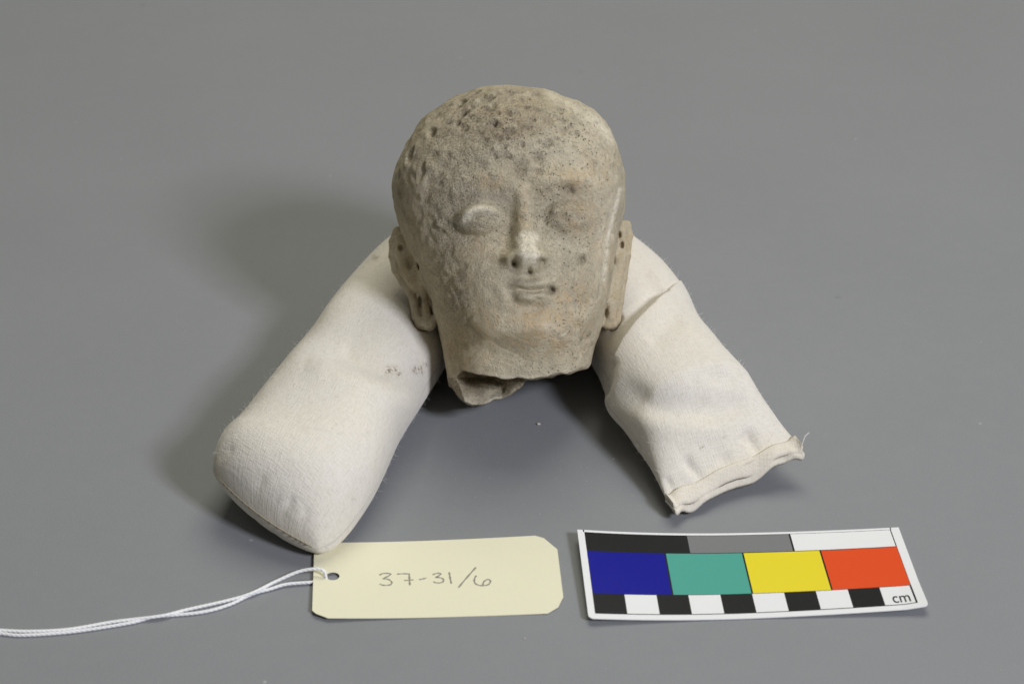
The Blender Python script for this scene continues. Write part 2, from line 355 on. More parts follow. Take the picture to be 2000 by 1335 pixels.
for pts_, r_, a_m in [([(1085, 200), (1120, 208), (1150, 222), (1175, 245)], .07, .035), ([(1090, 215), (1120, 222), (1145, 238), (1160, 260)], .06, .03), ([(1110, 200), (1140, 210), (1170, 232), (1188, 262)], .07, .04),
                      ([(1045, 268), (1080, 262), (1120, 250)], .05, .02), ([(1060, 290), (1100, 278), (1140, 262)], .05, .02), ([(1075, 305), (1105, 300), (1140, 300)], .05, .02), ([(960, 664), (985, 680), (1012, 690)], .05, .014), ([(885, 560), (905, 600), (918, 630)], .05, .025), ([(900, 640), (930, 668), (950, 682)], .05, .012)]:
    groove(pts_, r_, a_m)
# chipped, layered crown at the upper right, and the flaked scar down the temple
def carve(pts, r, amt):
    for (px, py, z) in pts:
        p = hp(px, py, z); sl, (x, y, zc) = box(p, [r * 2.5] * 3)
        SD[sl] += amt * np.exp(-((x - p[0]) ** 2 + (y - p[1]) ** 2 + (zc - p[2]) ** 2) / r ** 2)
carve([(1085, 192, 1.0), (1110, 205, 1.3), (1135, 218, 1.4), (1160, 235, 1.5), (1178, 262, 1.4)], .32, .10)
carve([(1206, 385, 1.2), (1200, 410, 1.35), (1195, 435, 1.5), (1189, 460, 1.6), (1184, 490, 1.7), (1181, 520, 1.75), (1178, 550, 1.8)], .16, .13)
carve([(835, 340, 2.2), (828, 360, 2.0), (822, 385, 1.9), (819, 410, 1.9), (818, 435, 1.9)], .13, .09)
HEAD_ONLY = SD.copy() if False else None
# ears
LBL = np.zeros((nx, ny, nz), np.uint8)
def capsule_chain(pts, k=.08):
    P = [np.array([*hp(a, b, z), r]) for a, b, z, r in pts]; A = np.array(P)
    c = (A[:, :3].min(0) + A[:, :3].max(0)) / 2; r = (A[:, :3].max(0) - A[:, :3].min(0)) / 2 + A[:, 3].max() + .4
    sl, (x, y, z) = box(c, r); d = np.full(x.shape, 9., np.float32)
    for p, q_ in zip(P[:-1], P[1:]):
        v = q_[:3] - p[:3]; t = np.clip(((x - p[0]) * v[0] + (y - p[1]) * v[1] + (z - p[2]) * v[2]) / (v @ v), 0, 1)
        dd = np.sqrt((x - p[0] - t * v[0]) ** 2 + (y - p[1] - t * v[1]) ** 2 + (z - p[2] - t * v[2]) ** 2) - (p[3] + t * (q_[3] - p[3]))
        d = smin(d, dd, k)
    return sl, d
def add_ear(chains, cuts, lab):
    for ch, k in chains:
        sl, d = capsule_chain(ch); old = SD[sl]; LBL[sl] = np.where((d < old) & (d < .16), lab, LBL[sl]); SD[sl] = smin(old, d, k)
    for (px, py, z, rx, ry, rz, ang) in cuts:
        p = hp(px, py, z); sl, (x, y, zc) = box(p, [max(rx, ry, rz) + .2] * 3); ca, sa = math.cos(ang), math.sin(ang)
        u = (x - p[0]) * ca + (y - p[1]) * sa; v = -(x - p[0]) * sa + (y - p[1]) * ca
        d = (np.sqrt((u / rx) ** 2 + (v / ry) ** 2 + ((zc - p[2]) / rz) ** 2) - 1) * min(rx, ry)
        SD[sl] = smax(SD[sl], -d, .06); pits.append((p, max(rx, ry) * .8, 1.0 if lab == 1 and rx < .16 else .35))  # ear cuts are tinted dark as well as carved
add_ear([([(786, 468, -.6, .27), (790, 495, -.55, .34), (800, 525, -.4, .36), (812, 552, -.25, .28), (822, 570, -.1, .16)], .16), ([(806, 480, -.4, .30), (814, 520, -.2, .34), (822, 550, -.05, .22)], .2),
         ([(802, 458, -.35, .12), (791, 449, -.45, .16), (777, 453, -.6, .18), (769, 472, -.7, .17), (768, 500, -.7, .16), (774, 528, -.6, .15), (787, 550, -.45, .14), (800, 568, -.25, .14), (808, 592, -.1, .13), (813, 618, 0, .16), (822, 632, .05, .20), (838, 632, .1, .24), (848, 622, .2, .15)], .05),
         ([(826, 560, 0, .14), (830, 590, .1, .13), (834, 618, .1, .16)], .06), ([(822, 556, -.25, .2), (826, 590, -.2, .2), (832, 620, -.1, .2)], .08)],
        [(819, 513, .22, .075, .24, .42, .08), (782, 483, -.28, .09, .13, .20, .1), (820, 588, .1, .06, .22, .5, 0), (843, 590, .45, .07, .26, .35, .15), (801, 458, .0, .08, .17, .55, .5), (797, 505, .22, .17, .42, .36, .12)], 1)
add_ear([([(1208, 455, -.1, .32), (1207, 500, -.05, .33), (1200, 550, .0, .31), (1192, 600, .05, .28), (1188, 630, .05, .24)], .10),
         ([(1213, 438, -.3, .14), (1223, 440, -.4, .17), (1227, 460, -.4, .16), (1224, 500, -.35, .14), (1217, 545, -.3, .14), (1210, 590, -.25, .14), (1204, 625, -.2, .15), (1198, 637, -.2, .16)], .05),
         ([(1189, 560, .32, .10), (1189, 590, .34, .10), (1194, 620, .22, .11), (1199, 634, .1, .12)], .05)],
        [(1210, 458, .18, .07, .12, .2, 0), (1215, 478, .16, .07, .13, .22, -.1), (1198, 510, .3, .06, .17, .2, -.1), (1184, 612, .35, .06, .20, .28, -.1)], 2)
# the broken neck
kk = D0 / F
sl = (slice(None), slice(0, int((hp(0, 690, 0)[1] - lo[1]) / VX)), slice(None))
Xn, Yn, Zn = np.meshgrid(xs, ys[sl[1]], zs, indexing='ij')
pxn = 1000 + Xn * F / (D0 - Zn); pyn = 667.5 - (Yn + Y0) * F / (D0 - Zn)
Fr = np.interp(pxn, [850, 880, 893, 905, 930, 960, 1000, 1030, 1050, 1080, 1095, 1110, 1128, 1150, 1175], [760, 750, 736, 727, 729, 733, 735, 737, 738, 733, 728, 728, 722, 714, 708])
Bk = np.interp(pxn, [850, 878, 895, 910, 922, 945, 960, 985, 1015, 1030, 1060, 1150], [735, 748, 771, 786, 791, 789, 782, 772, 756, 738, 722, 700])
sub = noise3(Xn.shape, 9) * 4.0 + noise3(Xn.shape, 4) * 2.4
zl = np.interp(pyn, [720, 738, 752, 775, 792], [.55, .65, .95, 1.45, 1.55]) + .9 * sstep(916, 886, pxn) + .45 * sstep(978, 1004, pxn) + noise3(Xn.shape, 10) * .16 + noise3(Xn.shape, 4) * .07
cut = smin((pyn - Fr - sub) * kk * .8, smax((pyn - Bk - sub * .8) * kk * .8, (Zn - zl) * .8, .06), .05)
# thin the far wall so the fragment is a lump of wall, not a solid plug
back = (-.95 - Zn) * .8 + noise3(Xn.shape, 9) * .12 + sstep(720, 690, pyn) * -4
LBL[sl] = np.where((np.abs(SD[sl]) < 9) & (pyn > 700) , np.where(cut > -.22, 3, LBL[sl]), LBL[sl])
SD[sl] = smax(SD[sl], cut, .06); SD[sl] = smax(SD[sl], back, .15)
del Xn, Yn, Zn, pxn, pyn, Fr, Bk, zl, sub, cut, back
SD[0] = SD[-1] = 1; SD[:, 0] = SD[:, -1] = 1; SD[:, :, 0] = SD[:, :, -1] = 1

def surface_nets(Fd):
    S = Fd < 0; c = np.zeros([n - 1 for n in Fd.shape], np.uint8)
    offs = [(a, b, d) for a in (0, 1) for b in (0, 1) for d in (0, 1)]
    for a, b, d in offs: c += S[a:a + c.shape[0], b:b + c.shape[1], d:d + c.shape[2]]
    I = np.argwhere((c > 0) & (c < 8)); idx = np.full(c.shape, -1, np.int32); idx[I[:, 0], I[:, 1], I[:, 2]] = np.arange(len(I))
    val = {o_: Fd[I[:, 0] + o_[0], I[:, 1] + o_[1], I[:, 2] + o_[2]] for o_ in offs}
    acc = np.zeros((len(I), 3)); cnt = np.zeros(len(I))
    for o_ in offs:
        for ax in range(3):
            if o_[ax]: continue
            e = list(o_); e[ax] = 1; f0, f1 = val[o_], val[tuple(e)]; m = (f0 < 0) != (f1 < 0)
            t = np.where(m, f0 / np.where(m, f0 - f1, 1), 0); p = np.tile(np.array(o_, float), (len(I), 1)); p[:, ax] += t
            acc[m] += p[m]; cnt[m] += 1
    Vv = I + acc / cnt[:, None]; Q = []
    for ax in range(3):
        u, v = (ax + 1) % 3, (ax + 2) % 3
        A = [slice(1, -1)] * 3; A[ax] = slice(0, -1); B = [slice(1, -1)] * 3; B[ax] = slice(1, None)
        s0, s1 = S[tuple(A)], S[tuple(B)]; E = np.argwhere(s0 != s1); inside = s0[E[:, 0], E[:, 1], E[:, 2]]
        base = E.copy(); base[:, u] += 1; base[:, v] += 1
        def cell(du, dv):
            b = base.copy(); b[:, u] += du; b[:, v] += dv; return idx[b[:, 0], b[:, 1], b[:, 2]]
        qd = np.stack([cell(-1, -1), cell(0, -1), cell(0, 0), cell(-1, 0)], 1); qd[~inside] = qd[~inside][:, ::-1]; Q.append(qd)
    return Vv, np.concatenate(Q), I
HV, HQ, HI = surface_nets(SD)
# keep the biggest piece only (drop crumbs left by the carving)
lab = np.arange(len(HV))
for _ in range(60):
    mn = lab[HQ].min(1); new = lab.copy(); np.minimum.at(new, HQ.ravel(), np.repeat(mn, 4)); new = new[new]
    if (new == lab).all(): break
    lab = new
main = np.bincount(lab).argmax(); keepq = (lab[HQ] == main).all(1); HQ = HQ[keepq]
VL = lo + HV * VX; vlab = LBL[HI[:, 0], HI[:, 1], HI[:, 2]]
del LBL
tri = np.concatenate([HQ[:, [0, 1, 2]], HQ[:, [0, 2, 3]]]); fn = np.cross(VL[tri[:, 1]] - VL[tri[:, 0]], VL[tri[:, 2]] - VL[tri[:, 0]])
HN = np.zeros_like(VL)
for k in range(3): np.add.at(HN, tri[:, k], fn)
HN /= np.linalg.norm(HN, axis=1)[:, None] + 1e-12
M = np.stack([RT, UP, -FW], 0)                        # head axes -> world
HW = ORI + VL @ M; HNW = HN @ M
vpx, vpy = project(HW); vz = VL[:, 2]
# paint: erosion, tan patches, soil in the hair pits, darkened holes and hollows, crust
front = sstep(-.2, .25, HN[:, 2])
def PB(x, y, sx, sy, a=0, zmin=-9):
    ca, sa = math.cos(a), math.sin(a); u = (vpx - x) * ca + (vpy - y) * sa; v = -(vpx - x) * sa + (vpy - y) * ca
    return np.exp(-.5 * ((u / sx) ** 2 + (v / sy) ** 2)) * (vz > zmin)
def PS(pts, sig):
    d, t = stroke(vpx, vpy, pts); return np.exp(-.5 * (d / sig) ** 2)
dn, _ = stroke(vpx, vpy, [(1030, 462), (1029, 490), (1031, 505)])
Wm = 1.4 * (1 - sstep(13, 27, dn + 4 * np.sin(vpy / 5.0))) * (vz > 3.6) * sstep(440, 470, vpy)
Wm += 1.1 * PS([(907, 424), (918, 412), (940, 406), (960, 411)], 5) * (vz > 3) + .9 * PB(915, 428, 9, 6)
Wm += .95 * PS([(1211, 370), (1203, 400), (1195, 430), (1188, 465), (1183, 500), (1179, 545)], 3.0) + .5 * PB(1176, 460, 9, 40, .1) + .5 * PS([(1074, 182), (1110, 205), (1165, 235), (1195, 275)], 8)
Wm += .55 * PB(1000, 640, 22, 9) + .5 * PB(1068, 637, 10, 7) + .55 * PB(1095, 650, 14, 8) + .6 * PB(930, 785, 35, 7) + .6 * PB(965, 772, 14, 10) + .6 * PB(830, 628, 14, 12) + .5 * PS([(838, 335), (824, 375), (819, 425)], 3) + .5 * PB(800, 304, 9, 14)
Wm += .3 * PB(1060, 290, 60, 35) + .2 * PB(1165, 250, 30, 40) + .6 * PB(768, 500, 8, 40) + .5 * PS([(790, 550), (805, 580), (812, 620), (832, 636)], 7) + .45 * PS([(895, 735), (960, 735), (1050, 738), (1110, 728)], 4)
Tm = .9 * PB(1035, 625, 70, 28) + .9 * PB(1120, 580, 22, 26) + .7 * PB(1110, 345, 40, 16) + .8 * PB(1125, 420, 28, 26) + .8 * PB(955, 355, 24, 12) + .5 * PB(950, 480, 40, 25) + .7 * PB(1175, 470, 14, 40) + .7 * PB(905, 690, 40, 45) + .6 * PB(1080, 670, 60, 25) + .5 * PB(1010, 210, 25, 12) + .55 * PB(990, 245, 40, 18) + .5 * PB(890, 540, 25, 30) + .5 * (vlab == 1) + .4 * (vlab == 2) + .5 * PB(1165, 330, 25, 30) + .6 * PB(1022, 420, 12, 40)
Dm = np.zeros(len(VL))
for p, r, dirt_dark in pits:
    near = np.abs(VL - p).max(1) < r * 2.5; dd = ((VL[near] - p) ** 2).sum(1) / (r * r)
    Dm[near] = np.maximum(Dm[near], dirt_dark * .8 * np.exp(-dd * 1.2))
for x, y, s in [(1005, 514, 4.5), (1057, 511, 4.5), (1033, 531, 4), (1076, 566, 6), (1137, 507, 7), (1111, 368, 8), (1052, 308, 9), (992, 308, 7), (972, 308, 6), (1064, 284, 6), (1016, 331, 14), (1053, 336, 7), (890, 446, 5)]:  # nostrils, holes and chips darkened; shade painted at the eye corner
    Dm = np.maximum(Dm, .85 * PB(x, y, s, s) * (vz > 1))
Dm += .6 * PS([(1076, 412), (1083, 436), (1104, 452)], 3.5) * (vz > 2.5) + .5 * PS([(1100, 366), (1122, 374), (1138, 392)], 3) * (vz > 2.5) + .3 * PB(885, 440, 12, 10) + .4 * PB(860, 400, 14, 40) + .75 * PB(955, 745, 40, 12) * (vz < 2.3) + .5 * PB(1005, 758, 18, 10) * (vz < 1.5)  # dark eye crust; socket shade painted in; temple and neck hollow darkened
Rm = 1.0 * PB(885, 340, 45, 75) + .65 * PB(870, 440, 22, 90) + .7 * PB(895, 590, 28, 60) + .5 * PB(960, 270, 60, 45) + .5 * PB(930, 430, 30, 18) + .4 * PB(1100, 420, 40, 25) + .3 * PB(1060, 470, 60, 60) + .25 * PB(1080, 290, 70, 50) + .35 * PB(980, 220, 90, 40) + .8 * (vlab == 3) * (vpy > 738) + .18
Sm = np.clip(.9 * PB(1080, 300, 75, 60) + .9 * PB(1125, 640, 40, 60) + .8 * PB(1105, 420, 50, 40) + .7 * PB(1080, 470, 40, 40) + .6 * PB(960, 440, 40, 20) + .7 * PB(1160, 250, 40, 40) + .6 * PB(980, 250, 60, 40) + .6 * PB(1060, 715, 60, 14) + .4 * PB(1010, 400, 20, 30) + .15, 0, 1)
Gm = np.clip(.8 * PB(1130, 420, 70, 35) + .8 * PB(1030, 560, 55, 40) + .7 * PB(1140, 640, 40, 70) + .7 * PB(910, 330, 70, 60) + .5 * PB(960, 530, 60, 50) + .6 * PB(960, 400, 60, 40) + .7 * PB(1190, 380, 30, 40) + .5 * PB(1040, 715, 60, 18), 0, 1)
one = np.ones(len(VL))
Bm = np.clip(.75 * PB(985, 205, 95, 50) + .8 * PB(975, 255, 60, 26) + .7 * PB(1016, 331, 22, 14) + .6 * PB(905, 690, 40, 40) + .55 * PB(985, 655, 60, 14) + .5 * PB(845, 300, 40, 70) + .9 * PB(945, 755, 50, 14) + .5 * PB(1185, 250, 22, 40) + .45 * PB(1052, 310, 30, 14) + .5 * PB(800, 400, 22, 90) + .3 * PB(925, 560, 40, 60) + .35 * PB(1115, 365, 18, 14), 0, 1)
paint3 = np.stack([Bm, one * 0, one * 0, one], 1)
paint = np.stack([np.clip(Wm, 0, 1), np.clip(Tm, 0, 1), np.clip(Dm, 0, 1), one], 1); paint2 = np.stack([np.clip(Rm, 0, 1), Sm, Gm, one], 1)
# features that are parts of their own
lips = (((vpx - 1038) / 44) ** 2 + ((vpy - 571) / 23) ** 2 < 1) & (vz > 3)
nose = (np.abs(vpx - np.interp(vpy, [375, 400, 520], [1020, 1022, 1030])) < np.interp(vpy, [375, 460, 500, 528], [13, 28, 46, 44])) & (vpy > 378) & (vpy < 528) & (vz > 3)
eyel = (((vpx - 934) / 50) ** 2 + ((vpy - 430) / 34) ** 2 < 1) & (vz > 3) & ~nose; eyer = (((vpx - 1112) / 48) ** 2 + ((vpy - 425) / 33) ** 2 < 1) & (vz > 2.5) & ~nose
vl = vlab.copy(); vl[lips] = 4; vl[nose] = 5; vl[eyel] = 6; vl[eyer] = 7
contact = HW[HW[:, 2].argmin()].copy(); HW[:, 2] -= contact[2]
base = np.array([contact[0], contact[1], 0.0])
head = empty('clay_sculpture', base, 'weathered grey-brown fired clay head with broken neck propped on the cream bag', 'sculpture head')
clay = mat_clay()
fl_ = vl[HQ]; flab = np.where((fl_ == fl_[:, :1]).all(1), fl_[:, 0], np.where((fl_ == 0).any(1), 0, fl_.min(1)))
for code, nm, lb in [(0, 'face_and_skull', None), (1, 'ear', 'long pierced ear standing clear of the bag, in shade'), (2, 'ear', 'slim flattened ear beside the white flaked scar'), (3, 'broken_neck', 'jagged hollow break at the neck'), (4, 'mouth', None), (5, 'nose', 'nose with its tip worn to pale clay'), (6, 'eye', 'eye with pale raised upper lid'), (7, 'eye', 'worn flat eye with tan crust')]:
    qs = HQ[flab == code]; u, inv = np.unique(qs, return_inverse=True)
    if len(u) == 0: continue
    ob = mesh_obj(nm, HW[u], inv.reshape(-1, 4), clay, head, True, base, HNW[u], None, {'paint': paint[u], 'paint2': paint2[u], 'paint3': paint3[u]})
    if lb: ob['label'] = lb

# ------------------------------------------------------------------ the bag bent round behind the head
cloth = mat_cloth()
#        x      y     half  height seam-height
ctl = [(-7.98, -12.8, 2.52, 3.2, 1.15), (-7.0, -10.6, 2.66, 3.4, 1.3), (-6.1, -7.4, 2.5, 3.5, 1.4), (-5.0, -3.8, 2.45, 3.4, 1.4), (-4.0, -0.6, 2.4, 3.5, 1.4), (-2.6, 2.6, 2.4, 3.5, 1.4), (0.1, 4.6, 2.4, 3.5, 1.4),
       (2.7, 2.6, 2.3, 3.5, 1.4), (4.2, -0.4, 2.2, 3.5, 1.4), (4.9, -3.1, 2.05, 3.5, 1.4), (5.5, -5.4, 2.2, 3.5, 1.4), (6.6, -8.3, 2.35, 3.0, 1.2), (7.32, -10.1, 2.54, 2.0, .9)]
NS, NT_ = 620, 260
C5, SS = resample(np.array(ctl), NS); LEN = SS[-1]
tan = np.gradient(C5[:, :2], axis=0); tan /= np.linalg.norm(tan, axis=1)[:, None]; nor = np.stack([tan[:, 1], -tan[:, 0]], 1)   # to the right of travel
the = np.linspace(0, 2 * np.pi, NT_, endpoint=False); ct, st_ = np.cos(the), np.sin(the)
a_ = SS / 1.7; bta = (LEN - SS) / 3.0
ea = np.sqrt(np.clip(1 - (1 - np.clip(a_, 0, 1)) ** 2, 0, 1)) ** .9; eb = np.clip(bta, 0, 1) ** .75
hs = np.maximum(ea * eb, 0.03)
wid = C5[:, 2] * (0.80 + .20 * np.sqrt(np.clip(1 - (1 - np.clip(SS / 1.5, 0, 1)) ** 2, 0, 1)))
zc = C5[:, 4]; top = C5[:, 3] - zc
BV = np.zeros((NS, NT_, 3)); lat = np.sign(ct) * np.abs(ct) ** .82
for i in range(NS):
    z = np.where(st_ > 0, zc[i] + top[i] * hs[i] * np.abs(st_) ** .82, zc[i] - zc[i] * hs[i] * np.abs(st_) ** .70)
    # the sewn end of the left arm is cut askew
    fa = max(0, 1 - SS[i] / 4.0); fb = max(0, 1 - (LEN - SS[i]) / 5.0)
    off = lat * wid[i]
    sh = -.30 * (1 - lat ** 2) * fa * fa + off * (-.24 * fa) + off * (.12 * fb)
    BV[i, :, 0] = C5[i, 0] + nor[i, 0] * off + tan[i, 0] * sh; BV[i, :, 1] = C5[i, 1] + nor[i, 1] * off + tan[i, 1] * sh
    BV[i, :, 2] = z + (-.26 * off * fa) * min(1, fa * 1.2) + (.0 + -.14 * off) * fb * 1.0
BV[:, :, 2] = np.maximum(BV[:, :, 2], .03 + .0 * BV[:, :, 2])
def grid_normals(B):
    du = np.gradient(B, axis=0); dv = np.roll(B, -1, 1) - np.roll(B, 1, 1); n = np.cross(dv, du); n /= np.linalg.norm(n, axis=2)[:, :, None] + 1e-9
    return n
BN = grid_normals(BV)
if (BN[NS // 2, :, 2] * st_).sum() < 0: BN = -BN
bpx, bpy_ = project(BV)
vis = sstep(-.15, .25, BN @ (-FW))
def bs(pts, sig, taper=True):
    d, t = stroke(bpx, bpy_, pts); e = np.exp(-.5 * (d / sig) ** 2)
    return e * (np.clip(np.sin(np.pi * np.clip(t, .02, .98)) * 2, 0, 1) if taper else 1)
def bg_(x, y, sx, sy, a=0):
    ca, sa = math.cos(a), math.sin(a); u = (bpx - x) * ca + (bpy_ - y) * sa; v = -(bpx - x) * sa + (bpy_ - y) * ca
    return np.exp(-.5 * ((u / sx) ** 2 + (v / sy) ** 2))
Lm = (SS < LEN * .5)[:, None]; Rmk = ~Lm
dsp = np.zeros((NS, NT_))
dsp += Lm * (-.42 * bg_(715, 688, 85, 30, .35) + .18 * bs([(590, 705), (690, 735), (760, 775), (830, 800)], 22) - .10 * bs([(660, 660), (720, 690), (775, 735)], 14))
dsp += Lm * (-.11 * bs([(516, 928), (488, 976)], 6) - .11 * bs([(572, 968), (546, 1018)], 6) - .06 * bs([(540, 975), (525, 1000)], 4) - .06 * bs([(456, 872), (434, 890), (419, 912)], 5) - .06 * bs([(600, 985), (590, 1030)], 6) - .05 * bs([(500, 1000), (496, 1035)], 5) - .05 * bs([(540, 1030), (534, 1060)], 5))
seamL = [(417, 922), (440, 943), (462, 961), (501, 990), (543, 1019), (575, 1046), (612, 1053)]
# right arm: the deep fold, the hollow under it, the pleats at the hem
def side(pts):
    pts = np.asarray(pts, float); best = np.full(bpx.shape, 1e9); sg = np.zeros(bpx.shape)
    for a, b in zip(pts[:-1], pts[1:]):
        v = b - a; l = np.hypot(*v); t = np.clip(((bpx - a[0]) * v[0] + (bpy_ - a[1]) * v[1]) / l ** 2, 0, 1); d = np.hypot(bpx - a[0] - t * v[0], bpy_ - a[1] - t * v[1])
        c = (v[0] * (bpy_ - a[1]) - v[1] * (bpx - a[0])) / l; m = d < best; best = np.where(m, d, best); sg = np.where(m, np.sign(c) * d, sg)
    return sg
fold = [(1306, 566), (1284, 584), (1262, 606), (1240, 630), (1218, 662), (1196, 712)]
fs_ = side(fold); fd, ft = stroke(bpx, bpy_, fold); fw_ = np.exp(-np.clip(fd - np.abs(fs_), 0, None) / 6) * sstep(0, .18, ft + .06) 
blend = sstep(-5, 5, fs_)                     # fold runs downwards: positive side is its left (the hidden hollow)
dsp += Rmk * (.25 * bg_(1200, 795, 18, 40) - .30 * bs([(1196, 712), (1184, 762)], 8, False))
dsp += Rmk * fw_ * (-.55 * blend * np.exp(-np.clip(fs_, 0, None) / 34) + .20 * (1 - blend) * np.exp(np.clip(fs_, None, 0) / 40))
dsp += Rmk * (-.10 * bs([(1330, 610), (1300, 640), (1262, 670)], 16) - .24 * bs([(1205, 752), (1270, 790), (1390, 800), (1480, 782)], 20) + .10 * bs([(1215, 800), (1290, 830), (1400, 835), (1490, 812)], 18) - .08 * bs([(1380, 730), (1440, 745)], 12))
dsp += Rmk * (-.16 * bs([(1334, 890), (1352, 915), (1378, 945)], 7) - .18 * bs([(1452, 840), (1468, 862), (1484, 892)], 7) - .10 * bs([(1410, 885), (1422, 918)], 7) - .08 * bs([(1300, 930), (1318, 965)], 6) + .07 * bg_(1430, 880, 16, 22) + .07 * bg_(1350, 935, 10, 14))
dsp += .055 * noise2((NS, NT_), 40) + .012 * noise2((NS, NT_), 11)
# keep the ends pinched
dsp *= np.clip(np.minimum(SS, LEN - SS) / .5, .15, 1)[:, None]
BV = BV + BN * (dsp * vis)[:, :, None]
BV[:, :, 2] = np.maximum(BV[:, :, 2], .03)
# press the bag against the head where they touch
def head_dist(P):
    L = (P - ORI) @ M.T; g = (L - lo) / VX; gi = np.round(g).astype(int); ok = ((gi >= 1) & (gi < np.array([nx, ny, nz]) - 1)).all(1); d = np.full(len(P), 1.0); gr = np.zeros((len(P), 3))
    i, j, k = gi[ok].T; d[ok] = SD[i, j, k]
    gr[ok] = np.stack([SD[i + 1, j, k] - SD[i - 1, j, k], SD[i, j + 1, k] - SD[i, j - 1, k], SD[i, j, k + 1] - SD[i, j, k - 1]], 1)
    gr /= np.linalg.norm(gr, axis=1)[:, None] + 1e-9; return d, gr @ M
flat = BV.reshape(-1, 3)
keep = flat.copy(); zl_ = (flat - ORI) @ (-FW)
for _ in range(70):                          # beside the ears and jaw the cloth sinks back and down, behind the head it is squeezed out
    d, g = head_dist(flat); m = d < .06
    if not m.any(): break
    a = m & (zl_ > -1.6); b = m & ~a
    flat[a] += (FW * .7 + np.array([0, 0, -.5]))[None] * .05
    flat[b] += g[b] * np.clip(.06 - d[b], 0, .2)[:, None] * .9
    flat[:, 2] = np.maximum(flat[:, 2], .03)
mv = (np.linalg.norm(flat - keep, axis=1) > 1e-4).reshape(NS, NT_); B3 = flat.reshape(NS, NT_, 3); wgt = mv.astype(float)
for _ in range(6): wgt = np.maximum(wgt, (np.roll(wgt, 1, 1) + np.roll(wgt, -1, 1) + np.vstack([wgt[1:], wgt[-1:]]) + np.vstack([wgt[:1], wgt[:-1]])) / 4)
for _ in range(8):
    av = (np.roll(B3, 1, 1) + np.roll(B3, -1, 1) + np.concatenate([B3[1:], B3[-1:]]) + np.concatenate([B3[:1], B3[:-1]])) / 4
    B3 = B3 + (av - B3) * (wgt * .6)[:, :, None]
flat = B3.reshape(-1, 3)
flat[:, 2] = np.maximum(flat[:, 2], .03); BV = flat.reshape(NS, NT_, 3)
arc = np.cumsum(np.r_[0, np.linalg.norm(np.diff(BV[NS // 2], axis=0), axis=1)])
UVb = np.stack(np.broadcast_arrays(SS[:, None], arc[None, :]), 2)
idx = np.arange(NS * NT_).reshape(NS, NT_); Q = np.stack([idx[:-1], np.roll(idx, -1, 1)[:-1], np.roll(idx, -1, 1)[1:], idx[1:]], 2).reshape(-1, 4)
# close the two pinched ends by joining upper and lower edge of the last ring
def cap(ring): return [[ring[k], ring[k + 1], ring[(-k - 1) % NT_], ring[(-k) % NT_]] for k in range(NT_ // 2)]
Q = np.concatenate([Q, np.array(cap(idx[0]))[:, ::-1], np.array(cap(idx[-1]))])
# orientation check
f0 = Q[(NS // 2) * NT_ + NT_ // 4]; P_ = BV.reshape(-1, 3)[f0]
if np.cross(P_[1] - P_[0], P_[2] - P_[0])[2] < 0: Q = Q[:, ::-1]
bpx, bpy_ = project(BV)
dirt_dark = np.zeros((NS, NT_))
for x, y, s in [(760, 722, 5), (772, 720, 4), (780, 730, 3.5), (813, 722, 5), (821, 720, 4), (832, 712, 3), (825, 727, 3), (692, 973, 2.5), (1371, 873, 2.5), (1413, 853, 2), (733, 503, 4)]:
    dirt_dark = np.maximum(dirt_dark, 1.2 * bg_(x, y, s, s) * (BN[:, :, 2] > -.2))
yel = np.clip(Lm * (.5 * bs([(419, 912), (440, 885)], 12) + .4 * bs(seamL, 9)) + Rmk * (.6 * bs([(1372, 947), (1430, 919), (1479, 902), (1525, 865)], 14)), 0, 1)
bag = empty('sandbag', (0, 4.6, 0), 'long cream cotton sandbag bent in a V, its two arms propping the clay head', 'sandbag')
bo = np.array([0, 4.6, 0.0])
z1 = np.zeros(NS * NT_)
mesh_obj('fabric_tube', BV.reshape(-1, 3), Q, cloth, bag, True, bo, None, UVb.reshape(-1, 2), {'dirt_dark': np.stack([np.clip(dirt_dark, 0, 1).ravel(), yel.ravel(), z1, z1 + 1], 1)})

def tube(P, r, nseg=6, closed=False):
    P = np.asarray(P, float); t = np.gradient(P, axis=0); t /= np.linalg.norm(t, axis=1)[:, None] + 1e-12
    a = np.cross(t, [0.13, .2, 1.0]); a /= np.linalg.norm(a, axis=1)[:, None] + 1e-12; b = np.cross(t, a)
    r = np.broadcast_to(np.asarray(r, float), (len(P),)); an = np.linspace(0, 2 * np.pi, nseg, endpoint=False)
    V = P[:, None] + r[:, None, None] * (a[:, None] * np.cos(an)[None, :, None] + b[:, None] * np.sin(an)[None, :, None])
    i = np.arange(len(P) * nseg).reshape(len(P), nseg); q = np.stack([i[:-1], i[1:], np.roll(i, -1, 1)[1:], np.roll(i, -1, 1)[:-1]], 2).reshape(-1, 4)
    return V.reshape(-1, 3), q
def merge(parts):
    Vs, Qs, n = [], [], 0
    for v, q in parts: Vs.append(v); Qs.append(q + n); n += len(v)
    return np.concatenate(Vs), np.concatenate(Qs)
def surf_at(px, py, lift=.0):
    """the top point of the bag seen under a landmark"""
    d = (bpx - px) ** 2 + (bpy_ - py) ** 2 + np.where(vis < .2, 1e5, 0); k = np.unravel_index(d.argmin(), d.shape)
    return BV[k] + BN[k] * lift

